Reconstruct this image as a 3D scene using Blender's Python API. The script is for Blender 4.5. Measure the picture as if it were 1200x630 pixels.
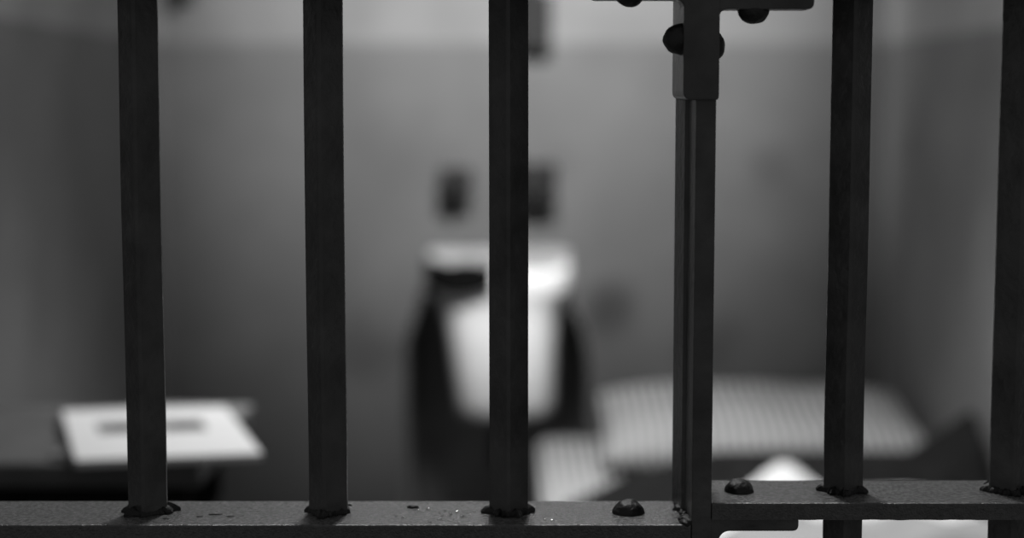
import bpy, bmesh, math, random
from mathutils import Vector, Matrix, noise
S = bpy.context.scene
for o in list(bpy.data.objects): bpy.data.objects.remove(o)
C = S.collection
PI = math.pi
# ------------------------------------------------------------------ camera
cd = bpy.data.cameras.new('camera'); cam = bpy.data.objects.new('camera', cd); C.objects.link(cam)
cam.location = (0, 0, 1.12); cam.rotation_euler = (math.radians(90 - 5.7535), 0, 0)
cd.sensor_width = 36; cd.lens = 1985 / 1200 * 36; cd.clip_start = .01
cd.dof.use_dof = True; cd.dof.focus_distance = .995; cd.dof.aperture_fstop = 2.75
S.camera = cam
# ------------------------------------------------------------------ world, lamps, exposure
w = bpy.data.worlds.new('corridor_gloom'); S.world = w; w.use_nodes = True
w.node_tree.nodes['Background'].inputs[0].default_value = (1, 1, 1, 1)
w.node_tree.nodes['Background'].inputs[1].default_value = .12
S.view_settings.view_transform = 'Standard'; S.view_settings.look = 'None'
S.view_settings.gamma = 1; S.view_settings.use_curve_mapping = False; S.view_settings.exposure = 0

def lamp(name, kind, loc, aim, power, size=.2, **kw):
    d = bpy.data.lights.new(name, kind); o = bpy.data.objects.new(name, d); C.objects.link(o)
    o.location = loc; o.rotation_euler = (Vector(aim) - Vector(loc)).to_track_quat('-Z', 'Y').to_euler()
    d.energy = power
    if kind == 'AREA': d.shape = 'DISK'; d.size = size
    else: d.shadow_soft_size = size
    for k, v in kw.items(): setattr(d, k, v)
    return o
lamp('cell_wall_spot', 'SPOT', (.09, 2.2, 1.9), (.02, 3.6, 1.32), 300, .06, spot_size=math.radians(66), spot_blend=1)
lamp('cell_ceiling_lamp', 'SPOT', (.06, 2.6, 2.06), (.06, 2.3, 0), 108, .08, spot_size=math.radians(80), spot_blend=1)
lamp('cell_front_fill', 'AREA', (.0, 1.75, 2.06), (.0, 1.7, 0), 9.5, .2)  # unseen fill, added to brighten the rail tops and side walls

# ------------------------------------------------------------------ materials
def mat(name, v, rough=.7, dirt=0., dscale=6., bump=0., bscale=60., spec=.5, metal=0., fine=0.):
    m = bpy.data.materials.new(name); m.use_nodes = True; n = m.node_tree.nodes; l = m.node_tree.links
    p = n['Principled BSDF']; p.inputs['Base Color'].default_value = (v, v, v, 1)
    p.inputs['Roughness'].default_value = rough; p.inputs['Specular IOR Level'].default_value = spec
    p.inputs['Metallic'].default_value = metal
    tc = n.new('ShaderNodeTexCoord')
    if dirt or fine:
        nz = n.new('ShaderNodeTexNoise'); nz.inputs['Scale'].default_value = dscale; nz.inputs['Detail'].default_value = 8
        l.new(tc.outputs['Object'], nz.inputs['Vector'])
        r = n.new('ShaderNodeMapRange'); l.new(nz.outputs['Fac'], r.inputs[0])
        r.inputs[1].default_value = .3; r.inputs[2].default_value = .7
        r.inputs[3].default_value = v * (1 - dirt); r.inputs[4].default_value = v * (1 + dirt)
        last = r.outputs[0]
        l.new(last, p.inputs['Base Color'])
    if bump:
        bn = n.new('ShaderNodeTexNoise'); bn.inputs['Scale'].default_value = bscale; bn.inputs['Detail'].default_value = 6
        l.new(tc.outputs['Object'], bn.inputs['Vector'])
        b = n.new('ShaderNodeBump'); b.inputs['Strength'].default_value = bump; b.inputs['Distance'].default_value = .002
        l.new(bn.outputs['Fac'], b.inputs['Height']); l.new(b.outputs[0], p.inputs['Normal'])
    return m

def wall_mat(name, low, high, stains=()):
    """two-tone painted plaster: paler paint above 1.235 m, worn patches, some round stains"""
    m = mat(name, low, .75, 0, bump=.25, bscale=90, spec=.3); n = m.node_tree.nodes; l = m.node_tree.links
    p = n['Principled BSDF']
    g = n.new('ShaderNodeNewGeometry'); sx = n.new('ShaderNodeSeparateXYZ'); l.new(g.outputs['Position'], sx.inputs[0])
    st = n.new('ShaderNodeMapRange'); l.new(sx.outputs['Z'], st.inputs[0])
    st.inputs[1].default_value = 1.232; st.inputs[2].default_value = 1.238; st.inputs[3].default_value = low; st.inputs[4].default_value = high
    nz = n.new('ShaderNodeTexNoise'); nz.inputs['Scale'].default_value = 4.5; nz.inputs['Detail'].default_value = 6
    l.new(g.outputs['Position'], nz.inputs['Vector'])
    mr = n.new('ShaderNodeMapRange'); l.new(nz.outputs['Fac'], mr.inputs[0])
    mr.inputs[1].default_value = .3; mr.inputs[2].default_value = .7; mr.inputs[3].default_value = .82; mr.inputs[4].default_value = 1.12
    mu = n.new('ShaderNodeMath'); mu.operation = 'MULTIPLY'; l.new(st.outputs[0], mu.inputs[0]); l.new(mr.outputs[0], mu.inputs[1])
    last = mu.outputs[0]
    for (loc, rad, amt) in stains:
        d = n.new('ShaderNodeVectorMath'); d.operation = 'DISTANCE'; l.new(g.outputs['Position'], d.inputs[0]); d.inputs[1].default_value = loc
        ad = n.new('ShaderNodeMath'); ad.operation = 'MULTIPLY_ADD'; l.new(nz.outputs['Fac'], ad.inputs[0]); ad.inputs[1].default_value = rad * 1.2; l.new(d.outputs['Value'], ad.inputs[2])
        r = n.new('ShaderNodeMapRange'); r.interpolation_type = 'SMOOTHSTEP'; l.new(ad.outputs[0], r.inputs[0])
        r.inputs[1].default_value = rad * .7; r.inputs[2].default_value = rad * 1.6; r.inputs[3].default_value = 1 - amt; r.inputs[4].default_value = 1
        k = n.new('ShaderNodeMath'); k.operation = 'MULTIPLY'; l.new(last, k.inputs[0]); l.new(r.outputs[0], k.inputs[1]); last = k.outputs[0]
    l.new(last, p.inputs['Base Color'])
    return m

def stripe_mat(name, lo, hi, period):
    m = mat(name, hi, .9, bump=.3, bscale=300, spec=.1); n = m.node_tree.nodes; l = m.node_tree.links; p = n['Principled BSDF']
    tc = n.new('ShaderNodeTexCoord'); wv = n.new('ShaderNodeTexWave'); wv.bands_direction = 'X'
    wv.inputs['Scale'].default_value = 2 * PI / 20 / period; wv.inputs['Distortion'].default_value = .6
    l.new(tc.outputs['Object'], wv.inputs['Vector'])
    r = n.new('ShaderNodeMapRange'); l.new(wv.outputs['Fac'], r.inputs[0]); r.inputs[3].default_value = lo; r.inputs[4].default_value = hi
    l.new(r.outputs[0], p.inputs['Base Color'])
    return m

M = dict(
    iron=mat('black_painted_iron', .065, .34, .35, 40, .5, 160, .5),
    rail=mat('worn_painted_rail', .05, .34, .45, 420, .4, 800, 1.),
    rail_lit=mat('rail_top_painted_light', .16, .24, .5, 420, .4, 800, 1.), bare=mat('bare_metal_spatter', .92, .14, metal=1.),  # paler copy of the rail colour, painting in light on its top
    weld=mat('weld_slag', .015, .5, .3, 80, .8, 220),
    flake=mat('paint_flake', .01, .6),
    back=wall_mat('painted_plaster', .08, .125, [((-.32, 3.6, .58), .12, .3), ((.2, 3.6, .67), .09, .6), ((.42, 3.6, .58), .11, .45), ((.54, 3.6, .98), .07, .25), ((.1, 3.6, .98), .06, .15)]),
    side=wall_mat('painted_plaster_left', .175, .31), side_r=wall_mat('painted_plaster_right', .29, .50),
    hole=mat('dark_duct', .3, .9, .3),
    floor=mat('dark_concrete', .08, .6, .3, 5, .3, 40), ceil=mat('pale_ceiling', .4, .8, .1),
    enamel=mat('white_enamel', .85, .25, .06, 8), stone=mat('grey_enamel', .26, .45, .2, 12), dark_metal=mat('dark_metal', .015, .7, .2, 30, spec=.1), taps=mat('tarnished_tap', .012, .7, spec=.1),
    cloth=mat('dark_cloth', .006, .95, .2, spec=.02), table=mat('grey_table_paint', .09, .5, .2, 14, .2, 80), paper=mat('white_paper', .66, .6, .03),
    grey_paper=mat('grey_card', .16, .7, .1), print_=mat('grey_print', .16, .6, .4, 30), ink=mat('black_ink', .04, .6, .2),
    tick=stripe_mat('striped_ticking', .15, .72, .0185), sheet=mat('grey_sheet', .36, .9, .1, 8, .3, 200, spec=.1), linen=mat('white_linen', .9, .9, .03, 8, .3, 200, .1),
    wool=mat('dark_wool', .016, .95, .3, 20, .5, 300, .1),
)

# ------------------------------------------------------------------ builders
def obj(name, bm, m, parent=None, smooth=False, bevel=0., seg=2):
    me = bpy.data.meshes.new(name); bmesh.ops.recalc_face_normals(bm, faces=bm.faces); bm.to_mesh(me); bm.free()
    for mm in (m if isinstance(m, (list, tuple)) else [m]): me.materials.append(mm)
    o = bpy.data.objects.new(name, me); C.objects.link(o)
    if smooth:
        for p in me.polygons: p.use_smooth = True
    if bevel:
        b = o.modifiers.new('bevel', 'BEVEL'); b.width = bevel; b.segments = seg; b.limit_method = 'ANGLE'; b.angle_limit = math.radians(40)
    if parent is not None:
        o.parent = parent; 
        po = parent; off = Vector()
        while po is not None: off += po.location; po = po.parent
        me.transform(Matrix.Translation(-off))
    return o
def thing(name, label, cat, loc=(0, 0, 0), group=None):
    o = bpy.data.objects.new(name, None); C.objects.link(o); o.location = loc; o.empty_display_size = .05
    return tag(o, label, cat, group)
def tag(o, label, cat, group=None):
    o['label'] = label; o['category'] = cat
    if group: o['group'] = group
    return o
def struct(name, bm, m):
    o = obj(name, bm, m); o['kind'] = 'structure'; return o
def box(bm, x0, x1, y0, y1, z0, z1):
    vs = [bm.verts.new((x, y, z)) for z in (z0, z1) for (x, y) in ((x0, y0), (x1, y0), (x1, y1), (x0, y1))]
    for f in ((3, 2, 1, 0), (4, 5, 6, 7), (0, 1, 5, 4), (1, 2, 6, 5), (2, 3, 7, 6), (3, 0, 4, 7)): bm.faces.new([vs[i] for i in f])
    return vs
def B(*a):
    bm = bmesh.new(); box(bm, *a); return bm
def prism(bm, pts, axis, a, b):
    """extrude a 2-D outline along axis 'y' (pts = x,z) or 'z' (pts = x,y)"""
    mk = (lambda p, t: (p[0], t, p[1])) if axis == 'y' else (lambda p, t: (p[0], p[1], t))
    lo = [bm.verts.new(mk(p, a)) for p in pts]; hi = [bm.verts.new(mk(p, b)) for p in pts]; n = len(pts)
    bm.faces.new(lo[::-1]); bm.faces.new(hi)
    for i in range(n): bm.faces.new((lo[i], lo[(i + 1) % n], hi[(i + 1) % n], hi[i]))
    return bm
def fillet(pts, seg=5):
    """pts: (x, z, radius) -> outline with rounded corners"""
    out = []
    n = len(pts)
    for i, (x, y, r) in enumerate(pts):
        if r <= 0: out.append((x, y)); continue
        p = Vector((x, y)); a = Vector(pts[i - 1][:2]) - p; b = Vector(pts[(i + 1) % n][:2]) - p
        a.normalize(); b.normalize()
        for k in range(seg + 1):
            t = k / seg
            q = p + a * r * (1 - t) ** 2 + b * r * t ** 2
            out.append((q.x, q.y))
    return out
def dome(loc, axis, r, h, lumps=0., seed=0):
    bm = bmesh.new(); bmesh.ops.create_uvsphere(bm, u_segments=28, v_segments=16, radius=1)
    for v in bm.verts:
        if v.co.z < 0: v.co.z *= .15
        k = 1 + lumps * noise.noise(v.co * 2.2 + Vector((seed, 0, 0)))
        v.co = Vector((v.co.x * r * k, v.co.y * r * k, v.co.z * h * k))
    q = Vector((0, 0, 1)).rotation_difference(Vector(axis)).to_matrix().to_4x4()
    bm.transform(Matrix.Translation(loc) @ q)
    return bm
def lathe(prof, loc=(0, 0, 0), axis=(0, 0, 1), n=32, sx=1, sy=1):
    bm = bmesh.new(); rings = []
    for (r, z) in prof:
        rings.append([bm.verts.new((r * sx * math.cos(2 * PI * k / n), r * sy * math.sin(2 * PI * k / n), z)) for k in range(n)])
    for a, b in zip(rings, rings[1:]):
        for k in range(n): bm.faces.new((a[k], a[(k + 1) % n], b[(k + 1) % n], b[k]))
    bm.faces.new(rings[0][::-1]); bm.faces.new(rings[-1])
    q = Vector((0, 0, 1)).rotation_difference(Vector(axis)).to_matrix().to_4x4()
    bm.transform(Matrix.Translation(loc) @ q)
    return bm
def tube(pts, r, n=16):
    bm = bmesh.new(); rings = []; pts = [Vector(p) for p in pts]
    for i, p in enumerate(pts):
        t = (pts[min(i + 1, len(pts) - 1)] - pts[max(i - 1, 0)]).normalized()
        q = Vector((0, 0, 1)).rotation_difference(t)
        rings.append([bm.verts.new(p + q @ Vector((r * math.cos(2 * PI * k / n), r * math.sin(2 * PI * k / n), 0))) for k in range(n)])
    for a, b in zip(rings, rings[1:]):
        for k in range(n): bm.faces.new((a[k], a[(k + 1) % n], b[(k + 1) % n], b[k]))
    bm.faces.new(rings[0][::-1]); bm.faces.new(rings[-1])
    return bm

# ------------------------------------------------------------------ the setting
XL, XR, YB, YF, ZC = -.735, .79, 3.6, 1.0, 2.14
struct('floor', B(XL - .3, XR + .3, -.6, YB + .1, -.08, 0), M['floor'])
struct('ceiling', B(XL - .1, XR + .1, YF + .06, YB + .1, ZC, ZC + .08), M['ceil'])
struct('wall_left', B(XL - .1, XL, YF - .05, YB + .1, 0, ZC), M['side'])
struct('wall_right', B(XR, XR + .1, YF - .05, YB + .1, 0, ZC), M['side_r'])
# back wall with an arched dark duct opening behind and below the washbasin
bm = bmesh.new()
hx, a, z0, zs, zt = -.034, .200, .06, .5, .735
arch = [(hx - a * 1.0, z0)] + [(hx - a * math.copysign(abs(math.cos(PI * k / 24)) ** .75, math.cos(PI * k / 24)), zs + (zt - zs) * math.sin(PI * k / 24) ** .75) for k in range(25)] + [(hx + a, z0)]
mid = 1 + 12
L = [(XL, 0), (XL, ZC), (hx, ZC)] + [arch[i] for i in range(mid, -1, -1)] + [(hx, z0), (hx, 0)]
R = [(XR, ZC), (XR, 0), (hx, 0), (hx, z0)] + [arch[i] for i in range(len(arch) - 1, mid - 1, -1)] + [(hx, ZC)]
for P in (L, R): bm.faces.new([bm.verts.new((x, YB, z)) for x, z in P])
f0 = [bm.verts.new((x, YB, z)) for x, z in arch]; f1 = [bm.verts.new((x, YB + .42, z)) for x, z in arch]
for i in range(len(arch)):
    f = bm.faces.new((f0[i], f0[(i + 1) % len(arch)], f1[(i + 1) % len(arch)], f1[i])); f.material_index = 1
bm.faces.new(f1).material_index = 1
bmesh.ops.remove_doubles(bm, verts=bm.verts, dist=1e-5)
struct('wall_back', bm, [M['back'], M['hole']])

# ------------------------------------------------------------------ the barred front, riveted together
RL, RR = .872, .885            # rail tops left and right of the post
G = thing('barred_cell_front', 'black painted iron bars riveted to flat rails, closing the cell front', 'prison bars', (0, YF, 0))
def bar(x, ang, rail_top, seed):
    s = .0180 / 2; ch = .0016; pts = []
    for (u, v) in ((1, 1), (-1, 1), (-1, -1), (1, -1)):
        pts += [(u * s, v * s - v * ch), (u * s - u * ch, v * s)] if u * v > 0 else [(u * s - u * ch, v * s), (u * s, v * s - v * ch)]
    ca, sa = math.cos(ang), math.sin(ang)
    pts = [(x + ca * p - sa * q, YF + sa * p + ca * q) for p, q in pts]
    bm = bmesh.new(); n = 90; rings = []
    for k in range(n + 1):
        z = .005 + (ZC - .005) * k / n
        wx = .0004 * noise.noise(Vector((x * 50, 0, z * 9))); wy = .0004 * noise.noise(Vector((x * 50, 7, z * 9)))
        rings.append([bm.verts.new((p + wx, q + wy, z)) for p, q in pts])
    for a_, b_ in zip(rings, rings[1:]):
        for k in range(len(pts)): bm.faces.new((a_[k], a_[(k + 1) % len(pts)], b_[(k + 1) % len(pts)], b_[k]))
    bm.faces.new(rings[0][::-1]); bm.faces.new(rings[-1])
    o = obj('bar', bm, M['iron'], G)
    # ragged weld bead round the foot of the bar
    bm = bmesh.new(); N = 72; prof = []
    for k in range(N):
        t = 2 * PI * k / N; c, sn = math.cos(t - ang), math.sin(t - ang)
        base = s / max(abs(c), abs(sn))
        a1 = noise.noise(Vector((1.9 * math.cos(t) + seed * 3.1, 1.9 * math.sin(t), 0))); a2 = noise.noise(Vector((6 * math.cos(t), 6 * math.sin(t), seed + .37)))
        rg = .16 + 1.5 * max(0, a1 + .1) ** 1.3 + 1.3 * max(0, a2) ** 1.2
        rg = max(.08, rg)
        prof.append((t, base, rg))
    rings = []
    for (fo, z) in ((1, -.0015), (.97, .0012), (.65, .0026), (.3, .0036), (-.25, .0042)):
        rings.append([bm.verts.new((x + (b_ + fo * g_ * .0058) * math.cos(t), YF + (b_ + fo * g_ * .0058) * math.sin(t), rail_top + z * (.6 + .6 * g_))) for t, b_, g_ in prof])
    for a_, b_ in zip(rings, rings[1:]):
        for k in range(N): bm.faces.new((a_[k], a_[(k + 1) % N], b_[(k + 1) % N], b_[k]))
    obj('weld_bead', bm, M['weld'], o)
D = math.radians
for i, (x, an) in enumerate([(-.655, 45), (-.546, 45), (-.437, 45), (-.328, 45), (-.219, 44), (-.1105, 39), (-.002, 44)]):
    bar(x, D(an), RL, i)
for i, (x, an) in enumerate([(.199, 43), (.2985, 45), (.398, 45), (.497, 45), (.596, 45), (.695, 45)]):
    bar(x, D(an), RR, i + 20)
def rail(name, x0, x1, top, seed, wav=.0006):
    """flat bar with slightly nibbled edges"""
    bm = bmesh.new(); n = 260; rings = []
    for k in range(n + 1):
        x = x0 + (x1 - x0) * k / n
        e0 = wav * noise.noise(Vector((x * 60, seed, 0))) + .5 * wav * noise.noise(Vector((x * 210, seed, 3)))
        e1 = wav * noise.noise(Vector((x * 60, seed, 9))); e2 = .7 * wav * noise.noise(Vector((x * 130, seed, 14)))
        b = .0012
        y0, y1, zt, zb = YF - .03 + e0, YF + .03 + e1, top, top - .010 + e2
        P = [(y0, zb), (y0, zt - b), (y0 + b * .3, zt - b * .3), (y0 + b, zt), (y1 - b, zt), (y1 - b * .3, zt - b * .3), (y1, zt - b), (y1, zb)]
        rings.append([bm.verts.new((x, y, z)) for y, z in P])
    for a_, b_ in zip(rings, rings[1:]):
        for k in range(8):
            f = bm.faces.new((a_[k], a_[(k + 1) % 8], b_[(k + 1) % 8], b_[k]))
            if k in (2, 3, 4): f.material_index = 1  # top faces take the paler colour that stands in for light
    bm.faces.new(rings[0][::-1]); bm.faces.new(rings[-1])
    return obj(name, bm, [M['rail'], M['rail_lit']], G)
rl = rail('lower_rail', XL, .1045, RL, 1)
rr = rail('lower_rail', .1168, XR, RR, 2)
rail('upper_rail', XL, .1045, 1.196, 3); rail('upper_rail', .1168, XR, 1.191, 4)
obj('rivet', dome((.0700, 1.0, RL - .0005), (0, 0, 1), .0098, .0085, .10, 1), M['weld'], rl, True)
obj('rivet', dome((.1365, 1.0, RR - .0005), (0, 0, 1), .0090, .0080, .08, 2), M['weld'], rr, True)
# post: a flat bar on edge with a narrow stop flange along its back left
bm = prism(bmesh.new(), [(.105, .97), (.1165, .97), (.1165, 1.031), (.0990, 1.031), (.1020, 1.0015), (.1042, 1.000)], 'z', .005, ZC)
po = obj('post', bm, M['iron'], G, bevel=.0009)
# ragged weld where the left rail meets the post
bm = bmesh.new()
random.seed(5)
for k in range(9):
    y = .975 + k * .0065; r = random.uniform(.003, .0062)
    t = bmesh.ops.create_icosphere(bm, subdivisions=3, radius=r)
    for v in t['verts']:
        v.co *= 1 + .35 * noise.noise(v.co * 400 + Vector((k, 0, 0))); v.co.z *= .6
        v.co += Vector((.1035 - random.uniform(0, .0002), y, RL))
obj('weld_bead', bm, M['weld'], po, True)
# upper T bracket
T = fillet([(.0972, 1.1190, .005), (.1176, 1.1190, .002), (.1176, 1.186, 0), (.0972, 1.186, 0)])
bm = prism(bmesh.new(), T, 'y', .9670, 1.0335)
T = fillet([(.1174, 1.150, 0), (.1174, 1.170, .005), (.1710, 1.170, .004), (.1710, 1.181, .001), (.1120, 1.186, 0), (.0440, 1.186, .001), (.0440, 1.1755, .004), (.0974, 1.1755, .006), (.0974, 1.150, 0)])
prism(bm, T, 'y', .9676, .9855)
tb = obj('upper_bracket', bm, M['iron'], G, bevel=.0016, seg=3)
for (loc, ax, r, h) in (((.0975, .977, 1.1535), (-1, 0, 0), .0092, .0112), ((.1172, .990, 1.1500), (1, 0, 0), .0085, .0062),
                        ((.0672, .9765, 1.1815), (0, 0, -1), .0092, .0100), ((.1378, .9765, 1.1705), (0, 0, -1), .0092, .0085)):
    obj('rivet', dome(loc, ax, r, h, .05, loc[0] * 90), M['weld'], tb, True)
# lower bracket
T = fillet([(.1715 - .004, .8757, .001), (.1715 - .004, .8683, .0035), (.1235, .8683, .004), (.1200, .862, .004), (.1178, .810, .002), (.0955, .810, .004), (.0955, .855, .005), (.045, .855, .003), (.045, .8625, .001), (.105, .8625, 0), (.1160, .8757, 0)])
lb = obj('lower_bracket', prism(bmesh.new(), T, 'y', .9706, 1.0335), M['iron'], G, bevel=.0016, seg=3)
obj('rivet', dome((.1300, .985, .8686), (0, 0, -1), .0075, .0035, .05, 3), M['weld'], lb, True)
obj('rivet', dome((.0700, .985, .8552), (0, 0, -1), .0092, .0085, .05, 4), M['weld'], lb, True)
# curled paint flakes and weld spatter lying on the left rail
random.seed(11)
def chip(x, y, top, lx, ly, h, m):
    bm = bmesh.new(); bmesh.ops.create_icosphere(bm, subdivisions=3, radius=1)
    for v in bm.verts:
        k = 1 + .45 * noise.noise(v.co * 2 + Vector((x * 99, y * 77, 0)))
        v.co = Vector((x + v.co.x * lx * k, y + v.co.y * ly * k, top + max(v.co.z, -.2) * h * k))
    return bm
for (x, y, lx, ly, h) in ((-.0605, 1.012, .0035, .0022, .0016), (-.178, .995, .004, .0012, .0006), (-.168, .990, .0028, .0010, .0005), (-.186, .990, .002, .001, .0005),
                          (-.205, .985, .002, .001, .0005), (-.105, 1.024, .003, .0012, .0012), (-.10, 1.018, .002, .0014, .001)):
    obj('paint_flake', chip(x, y, RL, lx, ly, h, 0), M['flake'], rl, True)
for k in range(34):
    x = random.gauss(-.030, .022); y = random.uniform(.974, 1.008)
    if -.022 < x < .018 : continue
    r = random.uniform(.0005, .0013)
    obj('weld_spatter', chip(x, y, RL, r, r, r * .8, 0), M['bare'], rl, True)

# ------------------------------------------------------------------ washbasin
W = thing('washbasin', 'white enamel washbasin hung on the back wall with a tapering bowl', 'sink', (-.027, YB, .46))
cx = -.027
def dsec(hw, dep, z, n=28, sh=0., back=YB - .002):
    """D-shaped section: flat against the wall, rounded in front"""
    cx = -.027 + sh
    p = [(cx - hw, back, z)]
    for k in range(n + 1):
        t = PI * k / n
        e = .52
        cxx = -math.copysign(abs(math.cos(t)) ** e, math.cos(t)); sy = abs(math.sin(t)) ** e
        p.append((cx + hw * cxx, back - dep * (.25 + .75 * sy), z))
    p.append((cx + hw, back, z)); return p
bm = bmesh.new(); rings = []
for hw, dep, z in ((.092, .17, .462), (.099, .19, .468), (.103, .202, .50), (.108, .207, .58), (.117, .210, .66), (.127, .213, .705), (.143, .22, .72), (.150, .225, .735), (.150, .225, .767), (.147, .222, .775),
                   (.134, .200, .775), (.125, .19, .76), (.10, .165, .70), (.06, .12, .66), (.01, .06, .655)):
    bk = YB - .002 if z < .8 and len(rings) < 9 else YB - .002
    rings.append([bm.verts.new(p) for p in dsec(hw, dep, z, sh=.014 * max(0, (.735 - z) / .27), back=YB - .002 - (0 if len(rings) < 10 else .02))])
n = len(rings[0])
for a_, b_ in zip(rings, rings[1:]):
    for k in range(n): bm.faces.new((a_[k], a_[(k + 1) % n], b_[(k + 1) % n], b_[k]))
bm.faces.new(rings[0][::-1]); bm.faces.new(rings[-1])
obj('bowl', bm, M['enamel'], W, True)
obj('backsplash', B(cx - .15, cx + .15, YB - .035, YB - .001, .755, .800), M['stone'], W, bevel=.008, seg=4)
obj('drain_pipe', tube([(cx, YB - .07, .465), (cx, YB - .07, .40), (cx, YB - .04, .35), (cx, YB + .12, .34)], .018), M['dark_metal'], W, True)
def tap(x, z, s, label):
    t = thing('wall_tap', label, 'tap', (x, YB, z), 'wall taps above the washbasin')
    obj('flange', lathe([(.020 * s, 0), (.020 * s, .005), (.013 * s, .012)], (x, YB, z), (0, -1, 0)), M['taps'], t, True)
    obj('body', lathe([(.012 * s, .004), (.012 * s, .03), (.016 * s, .038), (.016 * s, .048), (.01 * s, .052)], (x, YB, z), (0, -1, 0)), M['taps'], t, True)
    h = bmesh.new()
    for k in range(4):
        a_ = PI / 4 + k * PI / 2
        d_ = bmesh.ops.create_uvsphere(h, u_segments=14, v_segments=10, radius=.010 * s)['verts']
        for v in d_: v.co += Vector((x + 0.0205 * s * math.cos(a_), YB - .050, z + 0.0205 * s * math.sin(a_)))
    d_ = bmesh.ops.create_uvsphere(h, u_segments=18, v_segments=12, radius=.0235 * s)['verts']
    for v in d_: v.co = Vector((x + v.co.x, YB - .050 + v.co.y * .55, z + v.co.z))
    obj('handle', h, M['taps'], t, True)
    obj('spout', tube([(x, YB - .045, z - .004), (x, YB - .06, z - .005 * s), (x, YB - .075, z - .008 * s), (x, YB - .085, z - .014 * s)], .006 * s), M['taps'], t, True)
tap(-.118, .940, 1.45, 'smaller dark wall tap above the left side of the white washbasin')
tap(.046, .938, 2.0, 'larger dark wall tap above the right side of the white washbasin')
# dark cloth over the left part of the rim
bm = bmesh.new(); nx, ny = 26, 22
g = [[None] * (ny + 1) for _ in range(nx + 1)]
for i in range(nx + 1):
    for j in range(ny + 1):
        u, v = i / nx, j / ny
        x = cx - .149 + .140 * u; t = -.045 + .115 * v
        cc = min(1, abs(x - cx) / .1505) ** (1 / .52); yf = YB - .002 - .225 * (.25 + .75 * (1 - cc * cc) ** .26)
        wv = .004 * math.sin(u * 13) + .003 * noise.noise(Vector((u * 5, v * 4, 0)))
        if t < 0: y, z = yf - t - .004, .784 + wv * .5
        else:
            y = yf - .007 - abs(wv) ; z = .784 - t * (.62 + .2 * math.sin(u * PI))
        g[i][j] = bm.verts.new((x, y, z))
for i in range(nx):
    for j in range(ny): bm.faces.new((g[i][j], g[i + 1][j], g[i + 1][j + 1], g[i][j + 1]))
o = obj('washcloth', bm, M['cloth'], None, True); sm = o.modifiers.new('s', 'SOLIDIFY'); sm.thickness = .004; sm.offset = 1
tag(o, 'small dark cloth draped over the left front rim of the white washbasin', 'cloth')

# ------------------------------------------------------------------ fittings on the back wall
t = thing('wall_conduit', 'dark conduit box with a pipe, high on the back wall above the washbasin', 'conduit', (.04, YB, 1.22))
obj('junction_box', B(.012, .082, YB - .05, YB - .001, 1.218, 1.34), M['dark_metal'], t, bevel=.006, seg=3)
obj('pipe', tube([(.041, YB - .025, 1.33), (.041, YB - .025, ZC)], .013), M['dark_metal'], t, True)
t = thing('coat_hook', 'dark coat hook on the back wall beside the left corner', 'hook', (-.688, YB, 1.33))
obj('plate', B(-.708, -.668, YB - .006, YB - .0005, 1.315, 1.40), M['dark_metal'], t, bevel=.003)
obj('prong', tube([(-.688, YB - .004, 1.345), (-.688, YB - .03, 1.325), (-.688, YB - .05, 1.325), (-.688, YB - .062, 1.345), (-.688, YB - .066, 1.37)], .009), M['dark_metal'], t, True)

# ------------------------------------------------------------------ fold-down table with papers
TZ = .731
t = thing('wall_table', 'grey fold-down table fixed to the left wall', 'table', (XL, 2.0, TZ))
obj('tabletop', B(XL + .001, -.335, 1.79, 2.125, TZ - .028, TZ), M['table'], t, bevel=.004)
for y in (1.86, 2.06):
    bm = bmesh.new()
    v = [bm.verts.new((x, yy, z)) for yy in (y - .006, y + .006) for x, z in ((XL + .001, TZ - .028), (XL + .375, TZ - .028), (XL + .375, TZ - .10), (XL + .30, TZ - .22), (XL + .001, TZ - .36))]
    bm.faces.new(v[:5][::-1]); bm.faces.new(v[5:])
    for k in range(5): bm.faces.new((v[k], v[(k + 1) % 5], v[5 + (k + 1) % 5], v[5 + k]))
    obj('bracket', bm, M['dark_metal'], t)
def sheet(P, z0, z1, mt, name, parent=None, n=8, curl=0.):
    """a flat four-cornered slab given by its plan corners"""
    P = [Vector(p) for p in P]; bm = bmesh.new(); lay = []
    for z in (z0, z1):
        g = []
        for i in range(n + 1):
            row = []
            for j in range(n + 1):
                u, v = i / n, j / n
                q = (P[0] * (1 - u) + P[1] * u) * (1 - v) + (P[3] * (1 - u) + P[2] * u) * v
                row.append(bm.verts.new((q.x, q.y, z + curl * u ** 3)))
            g.append(row)
        for i in range(n):
            for j in range(n): bm.faces.new((g[i][j], g[i + 1][j], g[i + 1][j + 1], g[i][j + 1]))
        lay.append(g)
    a_, b_ = lay
    for i in range(n):
        for s in (0, n):
            bm.faces.new((a_[i][s], a_[i + 1][s], b_[i + 1][s], b_[i][s])); bm.faces.new((a_[s][i], a_[s][i + 1], b_[s][i + 1], b_[s][i]))
    return obj(name, bm, mt, parent)
o = sheet([(-.50, 1.80), (-.345, 1.80), (-.325, 2.10), (-.48, 2.11)], TZ + .0005, TZ + .006, M['grey_paper'], 'folder')
tag(o, 'thin grey card folder lying under the white booklet on the wall table', 'folder')
bp = [(-.457, 1.738), (-.266, 1.774), (-.352, 2.050), (-.546, 2.020)]
bk = thing('booklet', 'white booklet with a dark spine and grey printed panel, lying on the grey wall table', 'booklet', (-.40, 1.89, TZ + .0065))
def on(u, v):
    P = [Vector(p) for p in bp]; q = (P[0] * (1 - u) + P[1] * u) * (1 - v) + (P[3] * (1 - u) + P[2] * u) * v; return (q.x, q.y)
def patch(u0, u1, v0, v1): return [on(u0, v0), on(u1, v0), on(u1, v1), on(u0, v1)]
sheet(patch(0, 1, 0, 1), TZ + .0065, TZ + .0135, M['paper'], 'pages', bk)
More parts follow.
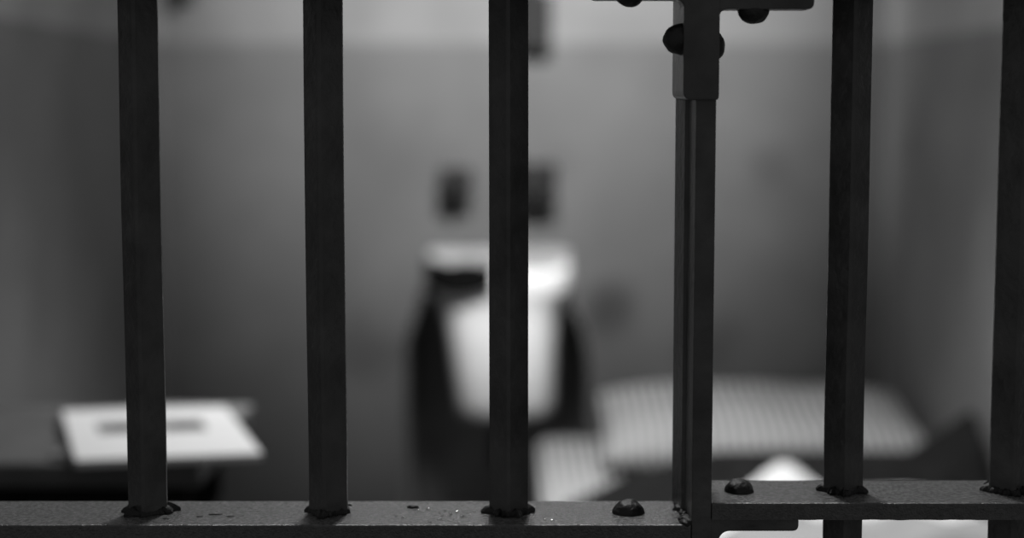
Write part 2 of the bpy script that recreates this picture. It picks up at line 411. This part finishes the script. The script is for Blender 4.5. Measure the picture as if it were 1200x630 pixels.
sheet(patch(-.010, .010, 0, 1), TZ + .0064, TZ + .0141, M['ink'], 'spine', bk)
sheet(patch(.18, .80, .48, .70), TZ + .0136, TZ + .0140, M['print_'], 'printed_panel', bk)
pp = sheet(patch(.24, .40, .52, .66), TZ + .0141, TZ + .0144, M['ink'], 'printed_mark', bk)
sheet(patch(.60, .78, .52, .66), TZ + .0141, TZ + .0144, M['ink'], 'printed_mark', bk)

# ------------------------------------------------------------------ bed along the right wall
b = thing('bed', 'narrow iron bed with a pale striped mattress along the right wall', 'bed', (.40, 2.3, 0))
MX0, MX1, MY0, MY1, MZ = .045, .775, 1.35, 3.33, .45
bm = bmesh.new(); box(bm, MX0, MX1, MY0, MY1, MZ - .13, MZ)
o = obj('mattress', bm, M['tick'], b, bevel=.03, seg=5)
bm = bmesh.new()
for (x0, x1, y0, y1) in ((MX0 + .01, MX0 + .04, MY0, MY1), (MX1 - .04, MX1 - .01, MY0, MY1), (MX0 + .04, MX1 - .04, MY0, MY0 + .03), (MX0 + .04, MX1 - .04, MY1 - .03, MY1)):
    box(bm, x0, x1, y0, y1, MZ - .17, MZ - .131)
obj('frame', bm, M['dark_metal'], b)
for x in (MX0 + .025, MX1 - .025):
    for y in (MY0 + .02, MY1 - .02): obj('leg', B(x - .014, x + .014, y - .014, y + .014, 0, MZ - .17), M['dark_metal'], b)
def pillow(name, w_, d_, h_, m, loc, rot, pinch=.10, lump=.006, seed=0, peak=0., n=44):
    bm = bmesh.new(); lay = []
    for s in (1, -1):
        g = []
        for i in range(n + 1):
            row = []
            for j in range(n + 1):
                u, v = 2 * i / n - 1, 2 * j / n - 1
                e = (max(0, 1 - u ** 4) ** .5) * (max(0, 1 - v ** 4) ** .5)
                px = u * w_ / 2 * (1 - pinch * (1 - v * v) * abs(u) * .5); py = v * d_ / 2 * (1 - pinch * (1 - u * u) * abs(v) * .5)
                z = s * h_ / 2 * e
                if s > 0: z += peak * math.exp(-((u + .36) ** 2 * 22 + (v - .2) ** 2 * 12)) + lump * noise.noise(Vector((u * 2.4, v * 2.4, seed))) * e
                else: z *= .55
                row.append(bm.verts.new((px, py, z)))
            g.append(row)
        for i in range(n):
            for j in range(n):
                f = (g[i][j], g[i + 1][j], g[i + 1][j + 1], g[i][j + 1]); bm.faces.new(f if s > 0 else f[::-1])
        lay.append(g)
    bmesh.ops.remove_doubles(bm, verts=bm.verts, dist=2e-5)
    o = obj(name, bm, m, None, True); o.location = loc; o.rotation_euler = rot; return o
o = pillow('striped_pillow', .61, .40, .105, M['tick'], (.465, 3.150, .501), (D(7), 0, D(-1)), .06, .012, 2)
tag(o, 'pale striped pillow lying across the far end of the bed by the back wall', 'pillow')
o = pillow('white_pillow', .45, .29, .075, M['linen'], (.490, 2.478, .486), (0, 0, D(2)), .06, .006, 7, .050)
tag(o, 'bright white pillow heaped on the near part of the bed', 'pillow')
o = pillow('crumpled_sheet', .46, .28, .125, M['sheet'], (.500, 2.165, .500), (0, 0, D(-3)), .05, .030, 3)
tag(o, 'pale grey crumpled sheet heaped between the white pillow and the bars', 'sheet')
# dark blanket bunched between the two pillows
bm = bmesh.new(); nx, ny = 60, 44; g = []
for i in range(nx + 1):
    row = []
    for j in range(ny + 1):
        u, v = i / nx, j / ny
        x = .085 + .685 * u
        yb = 2.72 + .20 * min(1, u / .4); y = 1.55 + (yb - 1.55) * v
        rise = math.sin(PI * min(1, max(0, (y - 2.63) / .31))) ** 1.2 if y > 2.63 else 0
        z = MZ + .002 + .075 * rise * min(1, u * 2.6) + + .002 * abs(noise.noise(Vector((x * 9, y * 7, 0)))) + (.07 * max(0, (u - .86) / .14) * rise)
        row.append(bm.verts.new((x, y, z)))
    g.append(row)
for i in range(nx):
    for j in range(ny): bm.faces.new((g[i][j], g[i + 1][j], g[i + 1][j + 1], g[i][j + 1]))
o = obj('blanket', bm, M['wool'], None, True); sm = o.modifiers.new('s', 'SOLIDIFY'); sm.thickness = .006; sm.offset = 1
tag(o, 'dark woollen blanket spread over the striped mattress under the white pillow', 'blanket')
